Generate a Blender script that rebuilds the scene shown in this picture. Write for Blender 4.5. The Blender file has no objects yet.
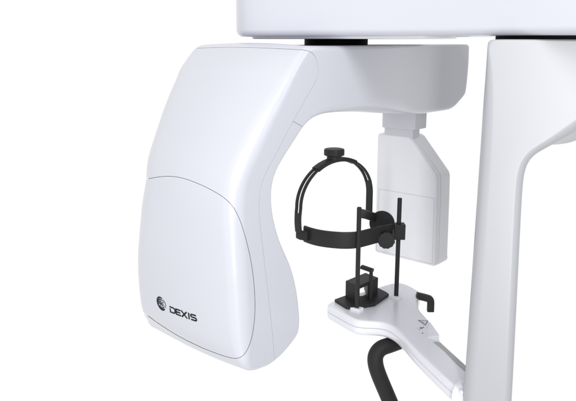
import bpy, bmesh, math
from math import sin, cos, tan, atan, pi, radians, sqrt
from mathutils import Vector
from mathutils.bvhtree import BVHTree

# ------------------------------------------------------------------ basics
scene = bpy.context.scene
COL = scene.collection
CAM_Z = 1.45                       # camera height above the (unseen) floor
F, CX, CY = 700.0, 288.0, 200.5    # focal length and centre of the photograph, in its pixels
PITCH = atan(160.5 / F)


def ray(px, py):
    """direction of a sight line, scaled to one metre of forward distance"""
    x, y = px - CX, py - CY
    fw = F * cos(PITCH) - y * sin(PITCH)
    dn = F * sin(PITCH) + y * cos(PITCH)
    return Vector((x / fw, 1.0, -dn / fw))


def at_depth(px, py, Y):
    r = ray(px, py)
    return Vector((r.x * Y, Y, CAM_Z + r.z * Y))


def at_height(px, py, z):
    r = ray(px, py)
    Y = (z - CAM_Z) / r.z
    return Vector((r.x * Y, Y, z))


# ------------------------------------------------------------------ materials
def plastic(name, rgb, rough, coat=0.0, grain=0.0, grain_scale=900, rough_var=0.05, ior=1.46, coat_rough=0.12, spec=0.5):
    m = bpy.data.materials.new(name)
    m.use_nodes = True
    nt = m.node_tree
    b = nt.nodes['Principled BSDF']
    b.inputs['IOR'].default_value = ior
    b.inputs['Specular IOR Level'].default_value = spec
    b.inputs['Coat Weight'].default_value = coat
    b.inputs['Coat Roughness'].default_value = coat_rough
    b.inputs['Coat IOR'].default_value = 1.6
    tc = nt.nodes.new('ShaderNodeTexCoord')
    n1 = nt.nodes.new('ShaderNodeTexNoise')
    n1.inputs['Scale'].default_value = 7.0
    n1.inputs['Detail'].default_value = 5.0
    nt.links.new(tc.outputs['Object'], n1.inputs['Vector'])
    mr = nt.nodes.new('ShaderNodeMapRange')
    mr.inputs['To Min'].default_value = max(0.02, rough - rough_var)
    mr.inputs['To Max'].default_value = rough + rough_var
    nt.links.new(n1.outputs['Fac'], mr.inputs['Value'])
    nt.links.new(mr.outputs['Result'], b.inputs['Roughness'])
    mx = nt.nodes.new('ShaderNodeMix')
    mx.data_type = 'RGBA'
    mx.inputs[6].default_value = (*[c * 0.985 for c in rgb], 1)
    mx.inputs[7].default_value = (*[min(1, c * 1.015) for c in rgb], 1)
    nt.links.new(n1.outputs['Fac'], mx.inputs[0])
    nt.links.new(mx.outputs[2], b.inputs['Base Color'])
    if grain > 0:
        n2 = nt.nodes.new('ShaderNodeTexNoise')
        n2.inputs['Scale'].default_value = grain_scale
        n2.inputs['Detail'].default_value = 2.0
        nt.links.new(tc.outputs['Object'], n2.inputs['Vector'])
        bp = nt.nodes.new('ShaderNodeBump')
        bp.inputs['Strength'].default_value = grain
        bp.inputs['Distance'].default_value = 0.0006
        nt.links.new(n2.outputs['Fac'], bp.inputs['Height'])
        nt.links.new(bp.outputs['Normal'], b.inputs['Normal'])
    return m


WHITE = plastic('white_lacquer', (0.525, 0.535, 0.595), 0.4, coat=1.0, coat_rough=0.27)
WHITE_BRIGHT = plastic('brightened_white_plastic', (0.75, 0.755, 0.79), 0.38, coat=0.5, coat_rough=0.25)  # sensor's white, lightened in the colour to offset the overhead arm's shadow
TABLEW = plastic('table_plastic', (0.71, 0.718, 0.765), 0.42, coat=1.0, coat_rough=0.24)
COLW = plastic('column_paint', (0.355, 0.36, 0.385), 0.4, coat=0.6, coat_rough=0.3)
COLLARM = plastic('collar_plastic', (0.56, 0.565, 0.60), 0.36)
CORE = plastic('shadow_gap_liner', (0.10, 0.10, 0.105), 0.7)
BLACK = plastic('black_plastic', (0.024, 0.024, 0.025), 0.5, grain=0.25, spec=0.2)
RUBBER = plastic('black_rubber', (0.018, 0.018, 0.019), 0.6, grain=0.3, spec=0.25)
GASKET = plastic('black_gasket', (0.005, 0.005, 0.006), 0.6, spec=0.15)
INK = plastic('black_print', (0.008, 0.008, 0.009), 0.5, spec=0.15)
GREYINK = plastic('grey_print', (0.09, 0.09, 0.095), 0.5)
TRIM = plastic('grey_trim', (0.40, 0.40, 0.41), 0.45)

# ------------------------------------------------------------------ object helpers
WORLD_LOC = {}


def thing(name, label, cat, loc):
    o = bpy.data.objects.new(name, None)
    COL.objects.link(o)
    o.location = loc
    o.empty_display_size = 0.05
    o['label'] = label
    o['category'] = cat
    WORLD_LOC[o.name] = Vector(loc)
    return o


def finish(me, angle=32):
    for p in me.polygons:
        p.use_smooth = True
    me.set_sharp_from_angle(angle=radians(angle))


def link(name, me, mat, parent=None, label=None, angle=32, origin=None):
    """me is in world coordinates; re-base it on its parent's (or its own) origin"""
    base = WORLD_LOC[parent.name] if parent is not None else (origin or Vector((0, 0, 0)))
    for v in me.vertices:
        v.co -= base
    me.materials.clear()
    me.materials.append(mat)
    for p in me.polygons:
        p.material_index = 0
    finish(me, angle)
    o = bpy.data.objects.new(name, me)
    COL.objects.link(o)
    if parent is not None:
        o.parent = parent
    else:
        o.location = base
    WORLD_LOC[o.name] = Vector(base)
    md = o.modifiers.new('weighted_normals', 'WEIGHTED_NORMAL')
    md.keep_sharp = True
    md.weight = 80
    if label:
        o['label'] = label
    return o


def to_mesh(bm, name='m'):
    bmesh.ops.recalc_face_normals(bm, faces=bm.faces[:])
    me = bpy.data.meshes.new(name)
    bm.to_mesh(me)
    bm.free()
    return me


def chaikin(pts, n=2):
    """corner cutting of a closed list of equal-length tuples"""
    for _ in range(n):
        out = []
        L = len(pts)
        for i in range(L):
            p, q = pts[i], pts[(i + 1) % L]
            out.append(tuple(.75 * a + .25 * b for a, b in zip(p, q)))
            out.append(tuple(.25 * a + .75 * b for a, b in zip(p, q)))
        pts = out
    return pts


def chaikin_open(pts, n=2):
    for _ in range(n):
        out = [pts[0]]
        for p, q in zip(pts, pts[1:]):
            out.append(tuple(.75 * a + .25 * b for a, b in zip(p, q)))
            out.append(tuple(.25 * a + .75 * b for a, b in zip(p, q)))
        out.append(pts[-1])
        pts = out
    return pts


def resample(pts, step):
    """closed polyline to roughly even spacing (first two entries are the position)"""
    out = []
    L = len(pts)
    for i in range(L):
        p, q = pts[i], pts[(i + 1) % L]
        d = math.hypot(q[0] - p[0], q[1] - p[1])
        if d < 1e-7:
            continue
        k = max(1, int(d / step))
        for j in range(k):
            f = j / k
            out.append(tuple(a + (b - a) * f for a, b in zip(p, q)))
    res = [out[0]]
    for p in out[1:]:
        if math.hypot(p[0] - res[-1][0], p[1] - res[-1][1]) > step * 0.3:
            res.append(p)
    return res


def outline_normals(pts):
    L = len(pts)
    area = sum(pts[i][0] * pts[(i + 1) % L][1] - pts[(i + 1) % L][0] * pts[i][1] for i in range(L))
    s = 1 if area > 0 else -1
    ns = []
    for i in range(L):
        p, q = pts[i - 1], pts[(i + 1) % L]
        dx, dy = q[0] - p[0], q[1] - p[1]
        l = math.hypot(dx, dy) or 1
        ns.append((s * dy / l, -s * dx / l))
    return ns


def limit_radii(pts, ns):
    """keep an edge's rounding smaller than the outline's own corner radius, so that inset rings never fold"""
    L = len(pts)
    area_ = sum(pts[i][0] * pts[(i + 1) % L][1] - pts[(i + 1) % L][0] * pts[i][1] for i in range(L))
    sg = 1 if area_ > 0 else -1
    lim = []
    for i in range(L):
        k = 2
        a, b, c = Vector(pts[i - k][:2]), Vector(pts[i][:2]), Vector(pts[(i + k) % L][:2])
        u, v = b - a, c - b
        ang = math.atan2(u.x * v.y - u.y * v.x, u.dot(v)) * sg
        lim.append(0.8 * (u.length + v.length) / 2 / ang if ang > 1e-3 else 9.0)
    for _ in range(2):
        lim = [min(lim[i - 1], lim[i], lim[(i + 1) % L]) for i in range(L)]
    # let the limit relax gradually along the outline
    for rnd in range(2):
        for i in list(range(L)) + list(range(L)):
            d = math.hypot(pts[i][0] - pts[i - 1][0], pts[i][1] - pts[i - 1][1])
            lim[i] = min(lim[i], lim[i - 1] + d * .7)
        for i in list(range(L - 1, -1, -1)) * 2:
            j = (i + 1) % L
            d = math.hypot(pts[i][0] - pts[j][0], pts[i][1] - pts[j][1])
            lim[i] = min(lim[i], lim[j] + d * .7)
    return [(p[0], p[1], min(p[2], max(.0004, l)), min(p[3], max(.0004, l)), *p[4:]) for p, l in zip(pts, lim)]


def ring_solid(pts, c0, c1, mapf, nfil=7, bulge=0.0, nmid=1, inset=0.0, cuts=None, shrink=0.0, limit=True):
    """A solid from a closed outline (a, b, front radius, back radius, bulge weight), extruded from c0 to c1
    with rounded edges whose radius varies along the outline."""
    ns = outline_normals(pts)
    if shrink:
        pts = [(p[0] - n[0] * shrink, p[1] - n[1] * shrink, *p[2:]) for p, n in zip(pts, ns)]
    lim = limit_radii(pts, ns)
    pts = lim if limit else [(a[0], a[1], a[2], b[3], *b[4:]) for a, b in zip(lim, pts)]
    s = 1 if c1 > c0 else -1
    if inset:
        c0, c1 = c0 + s * inset, c1 - s * inset
    rings = []
    for j in range(nfil + 1):
        ph = j / nfil * pi / 2
        rings.append([(p[2] * (1 - sin(ph)), c0 + s * p[2] * (1 - cos(ph))) for p in pts])
    front_end = rings[-1]
    back = []
    for j in range(nfil, -1, -1):
        ph = j / nfil * pi / 2
        back.append([(p[3] * (1 - sin(ph)), c1 - s * p[3] * (1 - cos(ph))) for p in pts])
    for k in range(1, nmid + 1):
        f = k / (nmid + 1)
        rings.append([(0.0, a[1] + (b[1] - a[1]) * f) for a, b in zip(front_end, back[0])])
    rings += back
    bm = bmesh.new()
    vr = []
    for r in rings:
        vs = []
        for p, n, (off, c) in zip(pts, ns, r):
            f = (c - c0) / (c1 - c0)
            o = off + inset - bulge * p[4] * 4 * f * (1 - f) + (p[5] * max(0.0, f) ** 1.3 if len(p) > 5 else 0.0)
            vs.append(bm.verts.new((p[0] - n[0] * o, p[1] - n[1] * o, c)))
        vr.append(vs)
    L = len(pts)
    for a, b in zip(vr, vr[1:]):
        for i in range(L):
            bm.faces.new((a[i], a[(i + 1) % L], b[(i + 1) % L], b[i]))
    caps = [bm.faces.new(vr[0]), bm.faces.new(list(reversed(vr[-1])))]
    for f in caps:
        f.normal_update()
    bmesh.ops.triangulate(bm, faces=caps)
    if cuts:
        for a in cuts:
            bmesh.ops.bisect_plane(bm, geom=bm.verts[:] + bm.edges[:] + bm.faces[:], plane_co=(a, 0, 0), plane_no=(1, 0, 0), dist=1e-5)
    for v in bm.verts:
        v.co = mapf(*v.co)
    return to_mesh(bm)


def prism(poly, c0, c1, mapf):
    bm = bmesh.new()
    lo = [bm.verts.new(mapf(a, b, c0)) for a, b in poly]
    hi = [bm.verts.new(mapf(a, b, c1)) for a, b in poly]
    L = len(poly)
    for i in range(L):
        bm.faces.new((lo[i], lo[(i + 1) % L], hi[(i + 1) % L], hi[i]))
    caps = [bm.faces.new(lo), bm.faces.new(list(reversed(hi)))]
    for f in caps:
        f.normal_update()
    bmesh.ops.triangulate(bm, faces=caps)
    return to_mesh(bm)


def boolean(me_a, me_b, op, solver='EXACT'):
    a = bpy.data.objects.new('tmp_a', me_a.copy())
    b = bpy.data.objects.new('tmp_b', me_b.copy())
    COL.objects.link(a)
    COL.objects.link(b)
    md = a.modifiers.new('b', 'BOOLEAN')
    md.operation = op
    md.object = b
    md.solver = solver
    md.use_self = solver == 'EXACT'
    dg = bpy.context.evaluated_depsgraph_get()
    me = bpy.data.meshes.new_from_object(a.evaluated_get(dg))
    bpy.data.objects.remove(a)
    bpy.data.objects.remove(b)
    return me


def offset_open(poly, d):
    out = []
    for i, p in enumerate(poly):
        a, b = poly[max(0, i - 1)], poly[min(len(poly) - 1, i + 1)]
        dx, dy = b[0] - a[0], b[1] - a[1]
        l = math.hypot(dx, dy)
        out.append((p[0] + d * dy / l, p[1] - d * dx / l))
    return out


def tube(bm, path, radius, n=16, caps=True, up=None, squash=None):
    """tube along 3-D points; radius may be a list; squash=(r_side, r_up) for flat sections"""
    path = [Vector(p) for p in path]
    rings = []
    ref = None
    for i, p in enumerate(path):
        d = (path[min(i + 1, len(path) - 1)] - path[max(i - 1, 0)]).normalized()
        if ref is None:
            ref = Vector(up) if up else (Vector((0, 0, 1)) if abs(d.z) < .9 else Vector((1, 0, 0)))
        elif up:
            ref = Vector(up)
        s = d.cross(ref).normalized()
        u = s.cross(d).normalized()
        if not up:
            ref = u
        r = radius[i] if isinstance(radius, (list, tuple)) else radius
        ring = []
        for k in range(n):
            t = 2 * pi * k / n
            cs, sn = cos(t), sin(t)
            if squash:
                e = 0.35                                        # a rounded rectangle
                cs = math.copysign(abs(cs) ** e, cs) * squash[0]
                sn = math.copysign(abs(sn) ** e, sn) * squash[1]
            else:
                cs, sn = cs * r, sn * r
            ring.append(bm.verts.new(p + s * cs + u * sn))
        rings.append(ring)
    for a, b in zip(rings, rings[1:]):
        for k in range(n):
            bm.faces.new((a[k], a[(k + 1) % n], b[(k + 1) % n], b[k]))
    if caps:
        bm.faces.new(rings[0])
        bm.faces.new(list(reversed(rings[-1])))


def lathe(bm, origin, axis, prof, n=40, scallop=0.0, lobes=12):
    """profile of (radius, height) along an axis"""
    origin, axis = Vector(origin), Vector(axis).normalized()
    x = axis.orthogonal().normalized()
    y = axis.cross(x)
    rings = []
    for r, h in prof:
        ring = []
        for k in range(n):
            t = 2 * pi * k / n
            rr = r * (1 + scallop * cos(lobes * t))
            ring.append(bm.verts.new(origin + axis * h + (x * cos(t) + y * sin(t)) * rr))
        rings.append(ring)
    for a, b in zip(rings, rings[1:]):
        for k in range(n):
            bm.faces.new((a[k], a[(k + 1) % n], b[(k + 1) % n], b[k]))
    bm.faces.new(rings[0])
    bm.faces.new(list(reversed(rings[-1])))


def flat_pts(poly, rf, rb=None, w=0.0):
    return [(p[0], p[1], rf, rf if rb is None else rb, w) for p in poly]


# ================================================================== ROTATING UNIT
AU = radians(51)
U = Vector((sin(AU), -cos(AU), 0))          # along the logo face, towards the camera's right
R = Vector((cos(AU), sin(AU), 0))           # from the tube head back to the sensor
P0 = Vector((-0.079, 1.35, 0))              # near edge of the tube head
W_HEAD = 0.352


def near_u(t):
    """the arm's near side draws in a little towards the sensor"""
    f = min(1, max(0, (t - 0.30) / 0.65))
    return -0.075 * f * f * (3 - 2 * f)


def gmap(t, z, u):
    k = near_u(t)
    uu = u * (1 + 2 * k / W_HEAD) + k       # squeeze about the middle
    p = P0 + U * uu + R * t
    return Vector((p.x, p.y, z))


def side(px, py, u=None):
    """sight line -> (t, z) on the near side of the unit (or on the plane of a given u)"""
    r = ray(px, py)
    uu = 0.0 if u is None else u
    for _ in range(12):
        bx, by = P0.x + uu * U.x, P0.y + uu * U.y
        t = (r.x * by - bx) / (R.x - r.x * R.y)
        if u is not None:
            break
        uu = near_u(t)
    Y = by + t * R.y
    return t, CAM_Z + r.z * Y


TOP_Z = CAM_Z - 0.0125
raw = []        # px, py, front radius, back radius, bulge weight
outer = [(292, 72.2, .017), (285, 85, .021), (278, 97, .025), (270, 111, .028), (263, 124, .030), (256, 138, .032), (247, 156, .033),
         (241, 170, .031), (237, 184, .031), (235, 198, .031), (234.5, 212, .031), (235, 228, .031), (236, 245, .031), (237, 262, .031),
         (238, 280, .031), (239.5, 300, .031), (240.5, 318, .031), (241.5, 336, .031), (243, 352, .026)]
bottom = [(244, 364, .018), (248, 371, .012), (254, 372.2, .010), (263, 369.2, .010), (271.5, 365.6, .010), (282, 357, .011), (291, 347, .012), (298, 337.5, .012)]
inner = [(300.5, 330, .010), (301, 318, .009), (299.5, 302, .009), (297, 285, .009), (292.5, 267, .009), (286, 253, .009), (280.5, 240, .009), (276.5, 226, .009),
         (273.6, 212, .009), (272.5, 198, .009), (273.4, 185, .009), (277, 172, .009), (283.5, 160.5, .010), (290.5, 149.5, .010), (298, 138, .011), (305, 127.5, .012),
         (312, 120.5, .013), (320, 116, .014), (329, 113.6, .016), (340, 112.6, .018)]
under = [(350, 112.6, .026), (360, 112.6, .034), (370, 112.8, .042), (380, 113.4, .046), (390, 113.9, .047), (400, 114.2, .046), (408, 114.2, .040), (414, 114.1, .028), (420, 113.9, .016), (426, 113.6, .013), (440, 111.5, .014), (449, 110.0, .012), (452, 109, .012), (456, 106.5, .011), (463.6, 97.6, .010), (466, 94, .010), (467, 89, .010)]
end_ = [(468.2, 78, .010), (469.5, 62, .010)]
RBK = [(72, .042), (85, .058), (120, .078), (160, .095), (200, .11), (260, .09), (300, .06), (330, .042), (352, .03), (370, .028)]      # far edge radius, by height
FOF = [(64, -.006), (90, -.004), (120, .007), (155, .022), (185, .030), (205, .030), (228, .018), (258, .006), (280, .003), (300, .003), (325, .007), (345, .014), (370, .020)]


def lerp(tab_, v):
    if v <= tab_[0][0]:
        return tab_[0][1]
    for (a, p), (b, q) in zip(tab_, tab_[1:]):
        if v <= b:
            return p + (q - p) * (v - a) / (b - a)
    return tab_[-1][1]


for x, y, r in outer:
    t, z = side(x, y)
    raw.append((t, z, r, lerp(RBK, y), 1.0, lerp(FOF, y)))
for x, y, r in bottom:
    t, z = side(x, y)
    raw.append((t, z, r, .028 if x < 285 else .020, 0.4 if x < 250 else 0.0, .024 if x < 246 else (.022 if x < 250 else (.012 if x < 256 else (.005 if x < 264 else 0.0)))))
for x, y, r in inner + under + end_:
    t, z = side(x, y)
    raw.append((t, z, r, r, 0.0, 0.0))
tE = side(470.3, 50)[0]
raw += [(tE - .002, TOP_Z - .012, .012, .012, 0, 0), (tE - .008, TOP_Z - .003, .010, .010, 0, 0), (tE - .02, TOP_Z, .008, .008, 0, 0)]
tO = side(300, 55)[0]
for k in range(1, 13):
    f = k / 13
    raw.append((tE - .02 + (.225 - tE + .02) * f, TOP_Z, .008 + .004 * f, .012 + .022 * f, 0.0, 0.0))
raw += [(.219, TOP_Z, .012, .034, 0.1, .002), (.189, TOP_Z - .0006, .012, .036, .5, .0)]
A_OUT = resample(chaikin(raw, 2), 0.006)
CUTS = [.26 + .035 * k for k in range(22)]
A_ME = ring_solid(A_OUT, 0.0, -W_HEAD, gmap, nfil=8, bulge=0.020, nmid=16, cuts=CUTS)
CORE_ME = ring_solid(A_OUT, 0.0, -W_HEAD, gmap, nfil=3, bulge=0.020, nmid=8, inset=0.004, cuts=CUTS)

# seams: the outer cover's edge down the side of the head
GAP = 0.00045
seam_px = [(298.0, 36), (298.6, 42), (299.6, 46.0), (302.2, 48.6), (307, 50.3), (312, 52.5), (315.5, 57), (317.4, 63), (318.2, 70), (317.8, 76.5), (315.5, 82), (307, 96.5), (300, 109), (293, 121.3), (286, 134.5),
           (279, 148.5), (273, 159.5), (267.5, 169.5), (263.3, 179), (260.7, 188), (259.3, 198), (259, 210), (259.8, 222), (261.5, 237), (264, 258), (266.5, 280), (269, 302), (271.3, 322), (273, 340), (274.2, 357), (275.2, 372), (276.5, 395)]
seam = chaikin_open([side(x, y, 0.0) for x, y in seam_px], 2)


def cover_poly(d):
    c = offset_open(seam, d)
    return c + [(c[-1][0], c[-1][1] - .2), (-1.0, c[-1][1] - .2), (-1.0, c[0][1]), ]


def gside(a, b, c):
    p = P0 + U * c + R * a
    return Vector((p.x, p.y, b))


cut_in = prism(cover_poly(GAP), .3, -.8, gside)
cut_out = prism(cover_poly(-GAP), .3, -.8, gside)
# make sure of which one is the smaller
def area(poly):
    return abs(sum(poly[i][0] * poly[(i + 1) % len(poly)][1] - poly[(i + 1) % len(poly)][0] * poly[i][1] for i in range(len(poly)))) / 2
if area(cover_poly(GAP)) > area(cover_poly(-GAP)):
    cut_in, cut_out = cut_out, cut_in
COVER = boolean(A_ME, cut_in, 'INTERSECT')
INNER = boolean(A_ME, cut_out, 'DIFFERENCE')

# the short seam between the head's inner shell and the arm
sA, sB = Vector(side(293, 121.3, 0.0)), Vector(side(306, 128.3, 0.0))
dd = (sB - sA).normalized()
nn = Vector((dd.y, -dd.x))
if nn.y > 0:
    nn = -nn


def shell_poly(d):
    a, b = sA - dd * .12 + nn * d, sB + dd * .030 + nn * d
    return [(a.x, a.y), (b.x, b.y), (b.x + .20, b.y - .08), (b.x + .2, b.y - .8), (a.x - .3, a.y - .8), (a.x - .3, a.y)]


SHELL = boolean(INNER, prism(shell_poly(GAP), .3, -.8, gside), 'INTERSECT')
ARM = boolean(INNER, prism(shell_poly(-GAP), .3, -.8, gside), 'DIFFERENCE')

# the lower panel of the cover
panel_px = [(100, 186), (130, 182), (149, 178.6), (160, 176.6), (171, 176), (184, 178.2), (200, 184.2), (214, 191.2), (225, 198.2), (233, 206.2), (239.3, 218), (244, 232), (248, 247), (251.3, 262), (253.7, 280),
            (255, 298), (255, 314), (253.4, 330), (250.4, 343), (246, 352.6), (240.5, 357.8), (234, 358.8), (223, 355.8), (211, 351.4), (200, 347), (180, 337.2), (160, 324.8), (144, 313), (125, 298), (100, 278)]
cam_pos = Vector((0, 0, CAM_Z))


def panel_cut(d):
    pts = chaikin([(x, y) for x, y in panel_px], 2)
    ns = outline_normals(pts)
    pts = [(p[0] - n[0] * d, p[1] - n[1] * d) for p, n in zip(pts, ns)]
    return prism(pts, 1.0, 2.2, lambda a, b, c: at_depth(a, b, c))


dpx = GAP * 500
PANEL = boolean(COVER, panel_cut(dpx), 'INTERSECT')
UPPER = boolean(COVER, panel_cut(-dpx), 'DIFFERENCE')

unit = thing('rotating_imaging_unit', 'white rotating x-ray unit with big curved tube head and flat hanging sensor', 'x-ray unit',
             (0.126, 1.883, TOP_Z))
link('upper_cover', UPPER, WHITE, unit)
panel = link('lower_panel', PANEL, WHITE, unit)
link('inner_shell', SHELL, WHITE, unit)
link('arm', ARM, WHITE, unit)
link('dark_core', CORE_ME, CORE, unit)  # dark core added inside so the seam gaps let no light through

# rotation bearing between the unit and the overhead arm
bm = bmesh.new()
lathe(bm, (0.126, 1.883, TOP_Z - .004), (0, 0, 1), [(.083, 0), (.083, .020), (.081, .0215), (.081, .035)], n=64)
link('bearing', to_mesh(bm), GASKET, unit)

# ---- printing on the panel: emblem and letters, laid on the curved panel
bm = bmesh.new()
bm.from_mesh(panel.data)
bmesh.ops.transform(bm, matrix=__import__('mathutils').Matrix.Translation(WORLD_LOC[panel.name]), verts=bm.verts)
PBVH = BVHTree.FromBMesh(bm)
bm.free()


def on_panel(u, z):
    o = P0 + U * u - R * 0.5
    hit = PBVH.ray_cast(Vector((o.x, o.y, z)), R)
    if hit[0] is None:
        raise RuntimeError('print misses the panel')
    return hit[0] - R * 0.00035


def panel_uz(px, py):
    hit = PBVH.ray_cast(cam_pos, ray(px, py).normalized())
    d = hit[0] - P0
    return d.dot(U), hit[0].z


def print_polys(bm, polys, mapper):
    for poly in polys:
        vs = [bm.verts.new(mapper(a, b)) for a, b in poly]
        bm.faces.new(vs)


def strip(pts, w):
    """open polyline -> quads of half width w, mitred"""
    L, Rr = [], []
    n = len(pts)
    for i, p in enumerate(pts):
        a, b = Vector(pts[max(0, i - 1)]), Vector(pts[min(n - 1, i + 1)])
        p = Vector(p)
        d1 = (p - a).normalized() if i else (b - p).normalized()
        d2 = (b - p).normalized() if i < n - 1 else d1
        t = (d1 + d2).normalized()
        m = w / max(.45, t.dot(d1))
        L.append((p.x + m * t.y, p.y - m * t.x))
        Rr.append((p.x - m * t.y, p.y + m * t.x))
    return [[L[i], L[i + 1], Rr[i + 1], Rr[i]] for i in range(len(pts) - 1)]


def fine(pts, k=4):
    pts = [p for i, p in enumerate(pts) if i == 0 or math.hypot(p[0] - pts[i - 1][0], p[1] - pts[i - 1][1]) > 1e-4]
    out = []
    for p, q in zip(pts, pts[1:]):
        for j in range(k):
            f = j / k
            out.append((p[0] + (q[0] - p[0]) * f, p[1] + (q[1] - p[1]) * f))
    out.append(pts[-1])
    return out


S_ = .105
def arc(cx, cy, rx, ry, a0, a1, n=10):
    return [(cx + rx * cos(radians(a0 + (a1 - a0) * i / n)), cy + ry * sin(radians(a0 + (a1 - a0) * i / n))) for i in range(n + 1)]

# strokes of each letter in a box 1 high: lists of polylines
LET = {
    'D': (1.12, [[(.10, .64), (.10, S_), (.70, S_)] + arc(.70, .40, .30, .295, -90, 0, 6) + arc(.70, .60, .30, .295, 0, 90, 6) + [(.02, .895)]]),
    'E': (0.98, [[(.92, .895), (.10, .895), (.10, .105), (.92, .105)], [(.10, .50), (.84, .50)]]),
    'X': (1.16, [[(.06, 1.0), (1.0, 0.0)], [(1.0, 1.0), (.06, 0.0)]]),
    'I': (0.42, [[(.17, 1.0), (.17, 0.0)]]),
    'S': (1.04, [[(.95, .895), (.28, .895)] + arc(.28, .70, .20, .195, 90, 270, 6) + [(.76, .505)] + arc(.76, .30, .20, .195, 90, -90, 6) + [(.06, .105)]]),
}
H_L = .0156
u0, z0 = panel_uz(170.2, 312.3)
bm = bmesh.new()
x = 0
for ch in 'DEXIS':
    wid, strokes = LET[ch]
    for st in strokes:
        print_polys(bm, strip(fine(st, 3), S_ * 1.1), lambda a, b: on_panel(u0 + (x + a) * H_L * 1.16, z0 + b * H_L))
    x += wid
link('brand_lettering', to_mesh(bm), INK, panel)

ue, ze = panel_uz(161.4, 303.6)
RE = .0170
bm = bmesh.new()
def emb(a0, a1, r0, r1, w0, w1, c0=(0, 0), c1=(0, 0), n=30):
    """arc whose radius, width and centre glide from one value to the other"""
    q = []
    for i in range(n):
        quad = []
        for f, sgn in ((i / n, 1), ((i + 1) / n, 1), ((i + 1) / n, -1), (i / n, -1)):
            a = radians(a0 + (a1 - a0) * f)
            taper = 1.35 * sin(pi * min(1, max(0, f))) ** .4
            w = (w0 + (w1 - w0) * f) * (.25 + .75 * taper)
            rr = r0 + (r1 - r0) * f + sgn * w
            quad.append((c0[0] + (c1[0] - c0[0]) * f + rr * cos(a), c0[1] + (c1[1] - c0[1]) * f + rr * sin(a)))
        q.append(quad)
    return q
for args in ((62, 318, .88, .86, .10, .16), (-28, 52, .90, .90, .05, .05), (20, 205, .63, .60, .055, .085), (215, 352, .60, .62, .085, .05),
             (75, 255, .36, .36, .09, .06), (-95, 60, .34, .34, .06, .07), (0, 350, .10, .12, .085, .085)):
    print_polys(bm, emb(*args), lambda a, b: on_panel(ue + a * RE, ze + b * RE))
link('emblem', to_mesh(bm), INK, panel)

# ---- sensor
T_S = 0.94


def sens(px, py, t=T_S):
    """sight line -> (u, z) on the sensor's plane"""
    r = ray(px, py)
    bx, by = P0.x + t * R.x, P0.y + t * R.y
    u = (r.x * by - bx) / (U.x - r.x * U.y)
    return u, CAM_Z + r.z * (by + u * U.y)


def smap(u, z, t):
    p = P0 + U * u + R * t
    return Vector((p.x, p.y, z))


def corner_pts(poly, eps):
    """replace every corner by two close points so that corner cutting keeps the sides straight"""
    out = []
    L = len(poly)
    for i in range(L):
        p, a, b = Vector(poly[i][:2]), Vector(poly[i - 1][:2]), Vector(poly[(i + 1) % L][:2])
        out.append(tuple(p + (a - p).normalized() * eps))
        out.append(tuple(p))
        out.append(tuple(p + (b - p).normalized() * eps))
    return out


sp = [sens(*q) for q in [(377.2, 133.2), (410.5, 136.4), (438, 176.5), (437.5, 200), (435.2, 267.2), (374.2, 252.2)]]
s_out = resample(chaikin(corner_pts(sp, .026), 2), .004)
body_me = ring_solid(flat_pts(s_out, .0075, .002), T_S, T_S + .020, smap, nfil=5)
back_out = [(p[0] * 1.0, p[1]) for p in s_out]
sensor = link('sensor_housing', body_me, WHITE_BRIGHT, unit)
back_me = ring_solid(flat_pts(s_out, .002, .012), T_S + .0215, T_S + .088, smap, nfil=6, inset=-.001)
link('rear_cover', back_me, WHITE_BRIGHT, sensor)
me = ring_solid(flat_pts(s_out, .002, .002), T_S + .008, T_S + .035, smap, nfil=2, inset=.004)
link('seam_liner', me, CORE, sensor)
# detector window: a flush panel in a fine joint
wp = [sens(*q) for q in [(379.2, 189.0), (434.4, 198.4), (432.2, 264.0), (376.4, 250.4)]]
# a hair-thin printed joint round the window
bm = bmesh.new()
loop = [tuple(p) for p in wp]
for i in range(4):
    a, b = loop[i], loop[(i + 1) % 4]
    for q in strip([a, b], .00036):
        bm.faces.new([bm.verts.new(smap(x_, y_, T_S - .0004)) for x_, y_ in q])
link('window_joint', to_mesh(bm), TRIM, sensor)
# neck: two collars under the arm
def neck(px0, px1, y0, y1, t0, t1, mat, r):
    (ua, za), (ub, zb) = sens(px0, y0, t0), sens(px1, y1, t0)
    poly = [(ua, t0), (ub, t0), (ub, t1), (ua, t1)]
    pts = resample(chaikin(corner_pts(poly, .012), 2), .004)
    zt = max(za, zb)
    return pts, zt
def upmap(u, t, z):
    p = P0 + U * u + R * t
    return Vector((p.x, p.y, z))
(ua, z_a), (ub, z_b) = sens(381.5, 128, T_S - .008), sens(415, 130, T_S - .008)
pts = resample(chaikin(corner_pts([(ua, T_S - .008), (ub, T_S - .008), (ub, T_S + .068), (ua, T_S + .068)], .014), 2), .004)
zc = CAM_Z + ray(400, 129.5).z * (P0.y + T_S * R.y + -.17 * U.y)
link('upper_collar', ring_solid(flat_pts(pts, .003), zc, zc + .085, upmap, nfil=3), COLLARM, sensor)
(ua, z_a), (ub, z_b) = sens(384, 128, T_S + .002), sens(413, 130, T_S + .002)
pts = resample(chaikin(corner_pts([(ua, T_S + .002), (ub, T_S + .002), (ub, T_S + .048), (ua, T_S + .048)], .012), 2), .004)
link('lower_collar', ring_solid(flat_pts(pts, .002), zc - .045, zc + .02, upmap, nfil=3), COLLARM, sensor)

# ================================================================== OVERHEAD ARM
def plan(x_, y_, z_):
    return Vector((x_, y_, z_))


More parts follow.
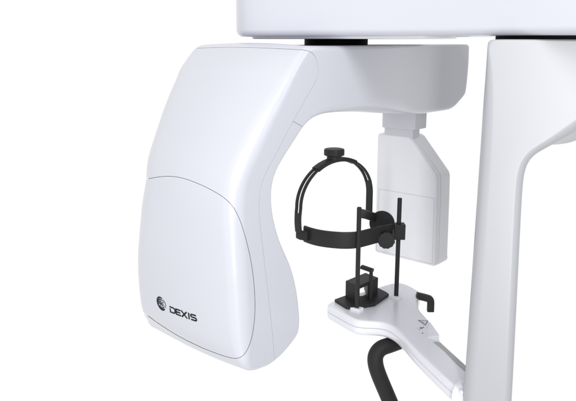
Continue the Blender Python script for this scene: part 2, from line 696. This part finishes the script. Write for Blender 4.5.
ov = [(-.130, 1.79), (-.120, 1.715), (-.085, 1.672), (.04, 1.605), (.16, 1.53), (.267, 1.448), (.37, 1.345), (.48, 1.215), (.60, 1.06), (.72, .90),
      (.95, .92), (1.08, 1.12), (1.05, 1.40), (.72, 1.80), (.45, 2.07), (.28, 2.18), (.10, 2.17), (-.04, 2.07), (-.112, 1.93)]
ov = resample(chaikin(ov, 3), .01)
OZ = CAM_Z + .0080
over = thing('overhead_arm', 'thick white overhead arm spanning the top, above the x-ray unit and the column', 'overhead arm', (0.45, 1.6, OZ))
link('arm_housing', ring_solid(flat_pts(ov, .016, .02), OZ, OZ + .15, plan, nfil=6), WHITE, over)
up_ = [(-.095, 1.80), (-.080, 1.73), (.05, 1.655), (.20, 1.555), (.29, 1.49), (.37, 1.56), (.42, 1.80), (.28, 2.12), (.10, 2.12), (-.04, 2.0)]
link('underside_plate', ring_solid(flat_pts(resample(chaikin(up_, 3), .01), .005), OZ - .0055, OZ + .01, plan, nfil=4), WHITE_BRIGHT, over)

# ================================================================== COLUMN
A_C = math.atan2(.29, 1.0)
E_ = Vector((cos(A_C), -sin(A_C), 0))
N_ = Vector((sin(A_C), cos(A_C), 0))
C0 = Vector((0.36, 1.30, 0))
D_COL = .15


def colp(px, py):
    r = ray(px, py)
    # C0 + e*E_ = s * r
    e = (r.x * C0.y - C0.x) / (E_.x - r.x * E_.y)
    return e, CAM_Z + r.z * (C0.y + e * E_.y)


def cmap(e, z, d):
    f = min(1, max(0, (e - .075) / .13))
    f = f * f * (3 - 2 * f)
    low = 1 if z < CAM_Z - .04 else 0
    q = C0 + E_ * e + N_ * d
    return Vector((q.x, q.y, z - low * f * .062 * d / D_COL))


cpx = [(487.4, 47, .004), (487.0, 54, .006), (486.4, 62, .009), (485.6, 74, .013), (483.5, 100, .019), (480.2, 150, .022), (476.8, 200, .022), (473.4, 250, .022), (470, 300, .022), (466.6, 350, .022), (463.2, 400, .022), (459.8, 450, .022), (456.5, 500, .022), (453, 550, .022),
       (503, 550, .016), (506, 500, .016), (509, 450, .016), (512.2, 400, .016), (515.3, 340, .016), (518.2, 280, .016), (520.6, 230, .016), (522.2, 200, .016), (523.2, 186, .016), (524.6, 175, .016), (527.2, 166.5, .016), (531, 160, .016), (536, 155.2, .016),
       (542, 151.2, .016), (552, 145.2, .016), (564, 138, .017), (578, 129, .018), (600, 113, .018), (625, 94, .018), (650, 78, .016)]
c_raw = [(*colp(x_, y_), r_, r_, 0) for x_, y_, r_ in cpx]
CTOP = CAM_Z + .0012
eR = c_raw[-1][0]
eL = c_raw[0][0]
c_raw += [(eR + .01, CTOP - .02, .012, .012, 0), (eR + .005, CTOP, .006, .006, 0)]
for k in range(1, 8):
    c_raw.append((eR + (eL + .02 - eR) * k / 8, CTOP, .004, .004, 0))
c_raw += [(eL + .012, CTOP, .004, .004, 0), (eL + .004, CTOP - .0015, .006, .006, 0), (eL + .0005, CTOP - .006, .006, .006, 0)]
c_out = resample(chaikin(c_raw, 2), .006)
col = thing('support_column', 'tall white column on the right, branching outward at its top beneath the overhead arm', 'column', (C0.x, C0.y, CAM_Z - 1.0))
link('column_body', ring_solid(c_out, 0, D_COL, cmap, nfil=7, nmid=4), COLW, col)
g = [(.010, .135), (.022, .085), (.055, .045), (.10, .022), (.16, .012), (.25, .008), (.36, .008), (.36, .138), (.06, .138)]
link('gasket', ring_solid(flat_pts(resample(chaikin(g, 2), .005), .001), CTOP - .004, OZ + .004, lambda a, b, c: Vector(((C0 + E_ * a + N_ * b).x, (C0 + E_ * a + N_ * b).y, c)), nfil=1), GASKET, col)

# ================================================================== PATIENT TABLE
ZT = CAM_Z - .71
tpx = [(327, 304.2), (329.5, 301.8), (334, 300.2), (345, 296.6), (360, 292), (378, 287), (388, 283.8), (396, 282.2), (403, 282.8), (410, 285.4), (419.2, 290.6), (420.4, 292.6), (418.8, 297), (418.2, 303), (419, 308.5), (424, 314.5), (430.5, 321),
       (434, 327), (437.6, 335), (441.5, 342), (452, 352), (466, 364.6), (474, 371.5), (477, 378), (475, 384), (470, 388.5), (464, 391.5), (460, 390.4), (455, 386.5), (443, 376), (432, 365.5), (421, 355), (411, 344.8), (403, 335.6), (397, 329.2), (390, 324.6),
       (383, 322.2), (374, 321.6), (364, 321.2), (356, 320.2), (351, 318.2), (344, 314.6), (336, 310), (329, 306.3)]
t_pl = [tuple(at_height(x_, y_, ZT))[:2] for x_, y_ in tpx]
t_out = resample(chaikin(t_pl, 2), .005)
table = thing('patient_table', 'white patient positioning table with curved black handle below and arm running to the column', 'table', (0.24, 1.80, ZT - .045))
link('table_top', ring_solid(flat_pts(t_out, .008, .0015), ZT, ZT - .0195, plan, nfil=6), TABLEW, table)
link('lower_shell', ring_solid(flat_pts(t_out, .0015, .012), ZT - .0203, ZT - .043, plan, nfil=6), TABLEW, table)
link('seam_liner', ring_solid(flat_pts(t_out, .001), ZT - .012, ZT - .028, plan, nfil=1, inset=.003), CORE, table)

# grey trim along the arm's far edge, and the pale facet beside the warning marks
tr = [tuple(at_height(x_, y_, ZT + .002))[:2] for x_, y_ in [(433.5, 341.5), (440.3, 342.2), (452, 353), (468, 367.5), (466, 371.5), (455, 361.5), (444, 350)]]
link('arm_trim', ring_solid(flat_pts(resample(chaikin(corner_pts(tr, .003), 1), .004), .001), ZT + .0022, ZT - .004, plan, nfil=2), TRIM, table)
bm = bmesh.new()
q = [at_height(429.6, 321.8, ZT + .0015), at_height(439.0, 341.2, ZT + .0015), at_height(427.2, 337.0, ZT + .0015), at_height(427.4, 331.0, ZT + .0015)]
top = [bm.verts.new(p_ + Vector((0, 0, h_))) for p_, h_ in zip(q, (.001, .016, .0, .0))]
bot = [bm.verts.new(p_ - Vector((0, 0, .006))) for p_ in q]
bm.faces.new(top)
bm.faces.new(list(reversed(bot)))
for i in range(4):
    bm.faces.new((top[i], top[(i + 1) % 4], bot[(i + 1) % 4], bot[i]))
link('facet', to_mesh(bm), WHITE_BRIGHT, table)

# clamp where the arm meets the column
cc = at_depth(466.5, 395, 1.352)
bm = bmesh.new()
lathe(bm, cc + Vector((-.022, .012, -.004)), (.8, -.45, 0), [(.026, 0), (.030, .002), (.0315, .006), (.0315, .034)], n=40)
link('clamp', to_mesh(bm), TABLEW, table)

# hook on the table's right edge
bm = bmesh.new()
Yh = 1.872
hp = chaikin_open([tuple(at_depth(x_, y_, Yh)) for x_, y_ in [(416.5, 295.6), (423, 297.0), (428.5, 298.5), (430.4, 299.4), (430.8, 302), (430.4, 311.2)]], 2)
tube(bm, hp, .008, n=20, up=(0, -1, 0), squash=(.0096, .0085))
link('hook', to_mesh(bm), BLACK, table)

# bent handle
bm = bmesh.new()
hp = chaikin_open([tuple(at_depth(x_, y_, Y_)) for x_, y_, Y_ in [(412, 336.5, 1.735), (402, 340.5, 1.72), (390, 345, 1.70), (380.5, 348, 1.69), (375.2, 355, 1.685), (375.2, 364, 1.68), (378.5, 374.5, 1.68), (384, 387.5, 1.68), (390, 401.5, 1.68), (401, 428, 1.68), (414, 458, 1.68)]], 3)
tube(bm, hp, .0205, n=32)
link('handle', to_mesh(bm), RUBBER, table)

# rod sockets
rod_px = [(356.9, 308.4), (396.2, 296.4)]
ROD = [at_height(x_, y_, ZT + .004) for x_, y_ in rod_px]
for rp in ROD:
    poly = [(-.0145, -.012), (.0145, -.012), (.0145, .012), (-.0145, .012)]
    poly = resample(chaikin(corner_pts(poly, .004), 2), .003)
    link('rod_socket', ring_solid(flat_pts(poly, .003, .0005), ZT + .007, ZT - .006, lambda a, b, c: Vector(((rp + U * a + R * b).x, (rp + U * a + R * b).y, c)), nfil=4), WHITE_BRIGHT, table)

# printed warning marks on the table top: triangle with bar, and small symbols under it
bm = bmesh.new()
zp = ZT + .0005
def tab(x_, y_):
    return at_height(x_, y_, zp)
def pline(pts, w):
    P3 = [tab(*p_) for p_ in pts]
    flat = [(p_.x, p_.y) for p_ in P3]
    for quad in strip(flat, w):
        bm.faces.new([bm.verts.new((a, b, zp)) for a, b in quad])
pline([(418.4, 320.3), (427.9, 320.7), (425.2, 325.0), (418.4, 320.3)], .0011)
pline([(421.6, 321.3), (424.6, 323.2)], .0008)
for (x_, y_), s_ in (((421.2, 327.9), .0034), ((423.3, 327.2), .0022), ((419.6, 329.6), .0014), ((422.6, 333.0), .0020), ((417.6, 328.2), .0011)):
    c_ = tab(x_, y_)
    bm.faces.new([bm.verts.new((c_.x + s_ * cos(k * pi / 3 + .4) * (1.3 if k % 2 else .8), c_.y + s_ * sin(k * pi / 3 + .4) * (1.5 if k % 3 else .8), zp)) for k in range(6)])
link('warning_marks', to_mesh(bm), GREYINK, table)

# ================================================================== CHIN REST
chin = thing('chin_rest', 'black blocky chin rest with bite bar, standing on the white table beside a rod', 'chin rest', tuple(at_height(362, 298, ZT + .001)))
zc0 = ZT + .0006
pp = [tuple(at_height(x_, y_, zc0 + .008))[:2] for x_, y_ in [(334.5, 299.2), (346.4, 306.6), (352, 307.0), (368, 304.8), (375, 303.6), (389, 293.8), (386, 291.6), (378, 287.6), (372, 291.5), (363, 295.6), (353, 296.4), (345, 295.4)]]
link('base_plate', ring_solid(flat_pts(resample(chaikin(corner_pts(pp, .003), 2), .003), .0015), zc0 + .008, zc0, plan, nfil=3), BLACK, chin)
# block with a slot through it: footprint corners on the plate
zb = zc0 + .0075
HB = .048
bl, bf = at_height(345.3, 297.0, zb), at_height(358.0, 302.6, zb)
br = at_height(377.8, 293.6, zb)
bb = bl + (br - bf)
def foot(p_):
    return (p_.x, p_.y)
fp = [foot(bl), foot(bf), foot(br), foot(bb)]
blk = ring_solid(flat_pts(resample(chaikin(corner_pts(fp, .0025), 2), .004), .0012), zb + HB, zb, plan, nfil=2)
ex = (br - bf).normalized()
ey = (bl - bf).normalized()
Lx = (br - bf).length
s1, s2 = at_height(359.4, 301.5, zb), at_height(367.4, 298.4, zb)
dv = Vector((-.02, 1, 0)).normalized()
sl = [foot(s1 - dv * .1), foot(s2 - dv * .1), foot(s2 + dv * .2), foot(s1 + dv * .2)]
blk = boolean(blk, prism(sl, zb - .01, zb + .038, plan), 'DIFFERENCE')
link('block', blk, BLACK, chin, angle=25)
bm = bmesh.new()
st = at_height(370.4, 299.4, zb)
topz = at_depth(370.8, 271.2, st.y).z
tube(bm, [st, (st.x, st.y, topz)], .0050, n=16)
bite = link('bite_post', to_mesh(bm), BLACK, chin)
bm = bmesh.new()
a_, b_ = at_depth(361.4, 266.8, st.y + .012), at_depth(372.8, 270.7, st.y - .006)
tube(bm, [a_, a_.lerp(b_, .5), b_], .005, n=20, up=(0, 0, 1), squash=(.0075, .0048))
link('bite_bar', to_mesh(bm), BLACK, bite)

# ================================================================== HEAD SUPPORT
head = thing('head_support', 'black head support with two rods, forehead band and strap arching over the top', 'head support', (ROD[0].x, ROD[0].y, ZT + .004))
rod_tops = [(357.3, 207.2), (398.2, 198.0)]
for rp, (x_, y_) in zip(ROD, rod_tops):
    bm = bmesh.new()
    zt = at_depth(x_, y_, rp.y).z
    lathe(bm, (rp.x, rp.y, ZT + .004), (0, 0, 1), [(.0062, 0), (.0062, zt - ZT - .0055), (.0052, zt - ZT - .004)], n=24)
    link('rod', to_mesh(bm), BLACK, head)

def ribbon(bm, path, half_h, half_t, up=(0, 0, 1)):
    tube(bm, path, 0, n=20, up=up, squash=(half_t, half_h))

ZB = CAM_Z - .516
def bandp(x_, y_):
    return at_height(x_, y_, ZB)
# forehead band, an arc that bulges towards the camera
bp = [bandp(304.6, 233.6), bandp(311, 236.0), bandp(320, 238.2), bandp(332, 239.8), bandp(345, 240.6), bandp(357, 240.0), bandp(368, 237.2), bandp(380, 234.0), bandp(392, 231.8)]
bm = bmesh.new()
ribbon(bm, chaikin_open([tuple(p_) for p_ in bp], 2), .0228, .0045)
link('forehead_band', to_mesh(bm), BLACK, head)
# the arched strap: vertical plane from the band's left end to the pad on the right
LA = Vector((at_height(298.6, 236, ZB).x, at_height(298.6, 236, ZB).y, 0))
LB = Vector((at_depth(369, 212, 2.01).x, 2.01, 0))
mid = (LA + LB) / 2
hx = (LB - LA) / 2
nrm = Vector((hx.y, -hx.x, 0)).normalized()
ztop = at_depth(333.5, 159.4, mid.y).z
zbaseL = at_depth(298.6, 232, LA.y).z
zbaseR = at_depth(369, 214, LB.y).z

def loop_pt(a, side_off=0.0, rad=1.0):
    """a from 0 (left foot) to 1 (right foot) along the arch"""
    if a < .22:
        f = a / .22
        p_ = LA + hx * (-.02 * sin(pi * f)) ; z_ = zbaseL + (ztop - .115 - zbaseL) * f
    elif a > .86:
        f = (a - .86) / .14
        p_ = LB + Vector((0, 0, 0)); z_ = (ztop - .115) + (zbaseR - ztop + .115) * f
    else:
        th = pi * (1 - (a - .22) / .64)
        p_ = mid + hx * cos(th)
        z_ = ztop - .115 + .115 * sin(th)
    return Vector((p_.x, p_.y, z_)) + nrm * side_off

def arch(a0, a1, off, n=40):
    return [loop_pt(a0 + (a1 - a0) * i / n, off) for i in range(n + 1)]
# the strap is two thin strips side by side, joined at the feet and under the knob
bm = bmesh.new()
def arch_ribbon(a0, a1, off, half_w, half_t, n=48):
    pts = arch(a0, a1, off, n)
    rings = []
    for i, p_ in enumerate(pts):
        d = (pts[min(i + 1, n)] - pts[max(i - 1, 0)]).normalized()
        out = d.cross(nrm).normalized()
        ring = []
        for k in range(16):
            t = 2 * pi * (k + .5) / 16
            cs = math.copysign(abs(cos(t)) ** .4, cos(t)) * half_w
            sn = math.copysign(abs(sin(t)) ** .4, sin(t)) * half_t
            ring.append(bm.verts.new(p_ + nrm * cs + out * sn))
        rings.append(ring)
    for a, b in zip(rings, rings[1:]):
        for k in range(16):
            bm.faces.new((a[k], a[(k + 1) % 16], b[(k + 1) % 16], b[k]))
    bm.faces.new(rings[0])
    bm.faces.new(list(reversed(rings[-1])))
arch_ribbon(0.0, .17, 0, .0118, .0034)
arch_ribbon(.165, .46, -.0078, .0042, .0030)
arch_ribbon(.165, .46, .0078, .0042, .0030)
strap = link('slotted_strap', to_mesh(bm), BLACK, head)
bm = bmesh.new()
arch_ribbon(.60, .80, -.0078, .0042, .0030)
arch_ribbon(.60, .80, .0078, .0042, .0030)
arch_ribbon(.795, 1.0, 0, .0118, .0034)
link('slotted_strap', to_mesh(bm), BLACK, head)
bm = bmesh.new()
arch_ribbon(.42, .645, 0, .0135, .0062)
link('strap_bridge', to_mesh(bm), BLACK, strap)
bm = bmesh.new()
kp = loop_pt(.527)
lathe(bm, kp, (0, 0, 1), [(.020, .0), (.020, .011), (.0265, .013), (.0280, .015), (.0280, .0275), (.0265, .0305), (.023, .0315)], n=72, scallop=.02, lobes=18)
link('knob', to_mesh(bm), BLACK, strap)
# link from the strap's left foot to the band
bm = bmesh.new()
ribbon(bm, [at_height(297.6, 233.6, ZB), at_height(300.5, 235.0, ZB), at_height(308, 236.2, ZB)], .0130, .0055)
link('band_link', to_mesh(bm), BLACK, head)
# bracket from the near rod's head back to the temple pad
bm = bmesh.new()
r1 = ROD[0]
ribbon(bm, [Vector((r1.x, r1.y, at_depth(357.5, 213, r1.y).z)), at_depth(366, 214.5, 1.87), at_depth(375, 217.5, 1.93)], .0125, .004)
link('bracket', to_mesh(bm), BLACK, head)
# temple pad and the clamp on the far rod
bm = bmesh.new()
lathe(bm, at_depth(382.5, 223.0, 1.935), (-.35, -1, .1), [(.030, 0), (.036, .003), (.036, .011), (.033, .014)], n=48)
link('temple_pad', to_mesh(bm), BLACK, head)
bm = bmesh.new()
r2 = ROD[1]
zc2 = at_depth(398, 231, r2.y).z
poly = [(-.013, -.016), (.0165, -.016), (.0165, .014), (-.013, .014)]
pts = resample(chaikin(corner_pts(poly, .003), 2), .003)
cl = ring_solid(flat_pts(pts, .0015), zc2 - .0215, zc2 + .0215, lambda a, b, c: Vector((r2.x + a, r2.y + b, c)), nfil=2)
link('rod_clamp', cl, BLACK, head)
bm = bmesh.new()
lathe(bm, at_depth(386.2, 239.2, 1.845), (-.12, -1, .05), [(.020, 0), (.0235, .002), (.0235, .014), (.0215, .017), (.012, .0175)], n=72, scallop=.03, lobes=12)
link('clamp_knob', to_mesh(bm), BLACK, head)

# ================================================================== STUDIO: white surround and lamps
DARK_SIDE = 0.48
w = bpy.data.worlds.new('World')
scene.world = w
w.use_nodes = True
bg = w.node_tree.nodes['Background']
bg.inputs['Strength'].default_value = 1.02
# white surround, dimmed out of view at the right rear to shade right-facing parts
wn = w.node_tree
tc = wn.nodes.new('ShaderNodeTexCoord')
dp = wn.nodes.new('ShaderNodeVectorMath')
dp.operation = 'DOT_PRODUCT'
dp.inputs[1].default_value = Vector((.80, -.60, .10)).normalized()
wn.links.new(tc.outputs['Generated'], dp.inputs[0])
mr = wn.nodes.new('ShaderNodeMapRange')
mr.interpolation_type = 'SMOOTHSTEP'
mr.inputs['From Min'].default_value = 0.0
mr.inputs['From Max'].default_value = 0.75
mr.inputs['To Min'].default_value = 1.0
mr.inputs['To Max'].default_value = DARK_SIDE
wn.links.new(dp.outputs['Value'], mr.inputs['Value'])
mc = wn.nodes.new('ShaderNodeCombineColor')
for k in range(3):
    wn.links.new(mr.outputs['Result'], mc.inputs[k])
wn.links.new(mc.outputs['Color'], bg.inputs['Color'])


def softbox(name, loc, aim, sx, sy, power, col=(1, 1, 1)):
    l = bpy.data.lights.new(name, 'AREA')
    l.shape = 'RECTANGLE'
    l.size, l.size_y = sx, sy
    l.energy = power
    l.color = col
    o = bpy.data.objects.new(name, l)
    COL.objects.link(o)
    o.location = loc
    o.rotation_euler = (Vector(aim) - Vector(loc)).to_track_quat('-Z', 'Y').to_euler()
    return o


softbox('key_softbox', (1.10, -0.95, 2.75), (0.0, 1.4, 1.2), 0.5, 1.0, 48)
softbox('strip_softbox', (0.15, -1.1, 1.6), (0.1, 1.5, 1.25), 0.18, 3.4, 48)

cam = bpy.data.cameras.new('camera')
cam.sensor_width = 36
cam.sensor_fit = 'HORIZONTAL'
cam.lens = 36 * F / 576
cam.clip_start = .05
cam.clip_end = 100
co = bpy.data.objects.new('camera', cam)
COL.objects.link(co)
co.location = cam_pos
co.rotation_euler = (pi / 2 - PITCH, 0, 0)
scene.camera = co

scene.view_settings.view_transform = 'Standard'
scene.view_settings.look = 'None'
scene.view_settings.exposure = 0
scene.view_settings.gamma = 1
scene.view_settings.use_curve_mapping = False
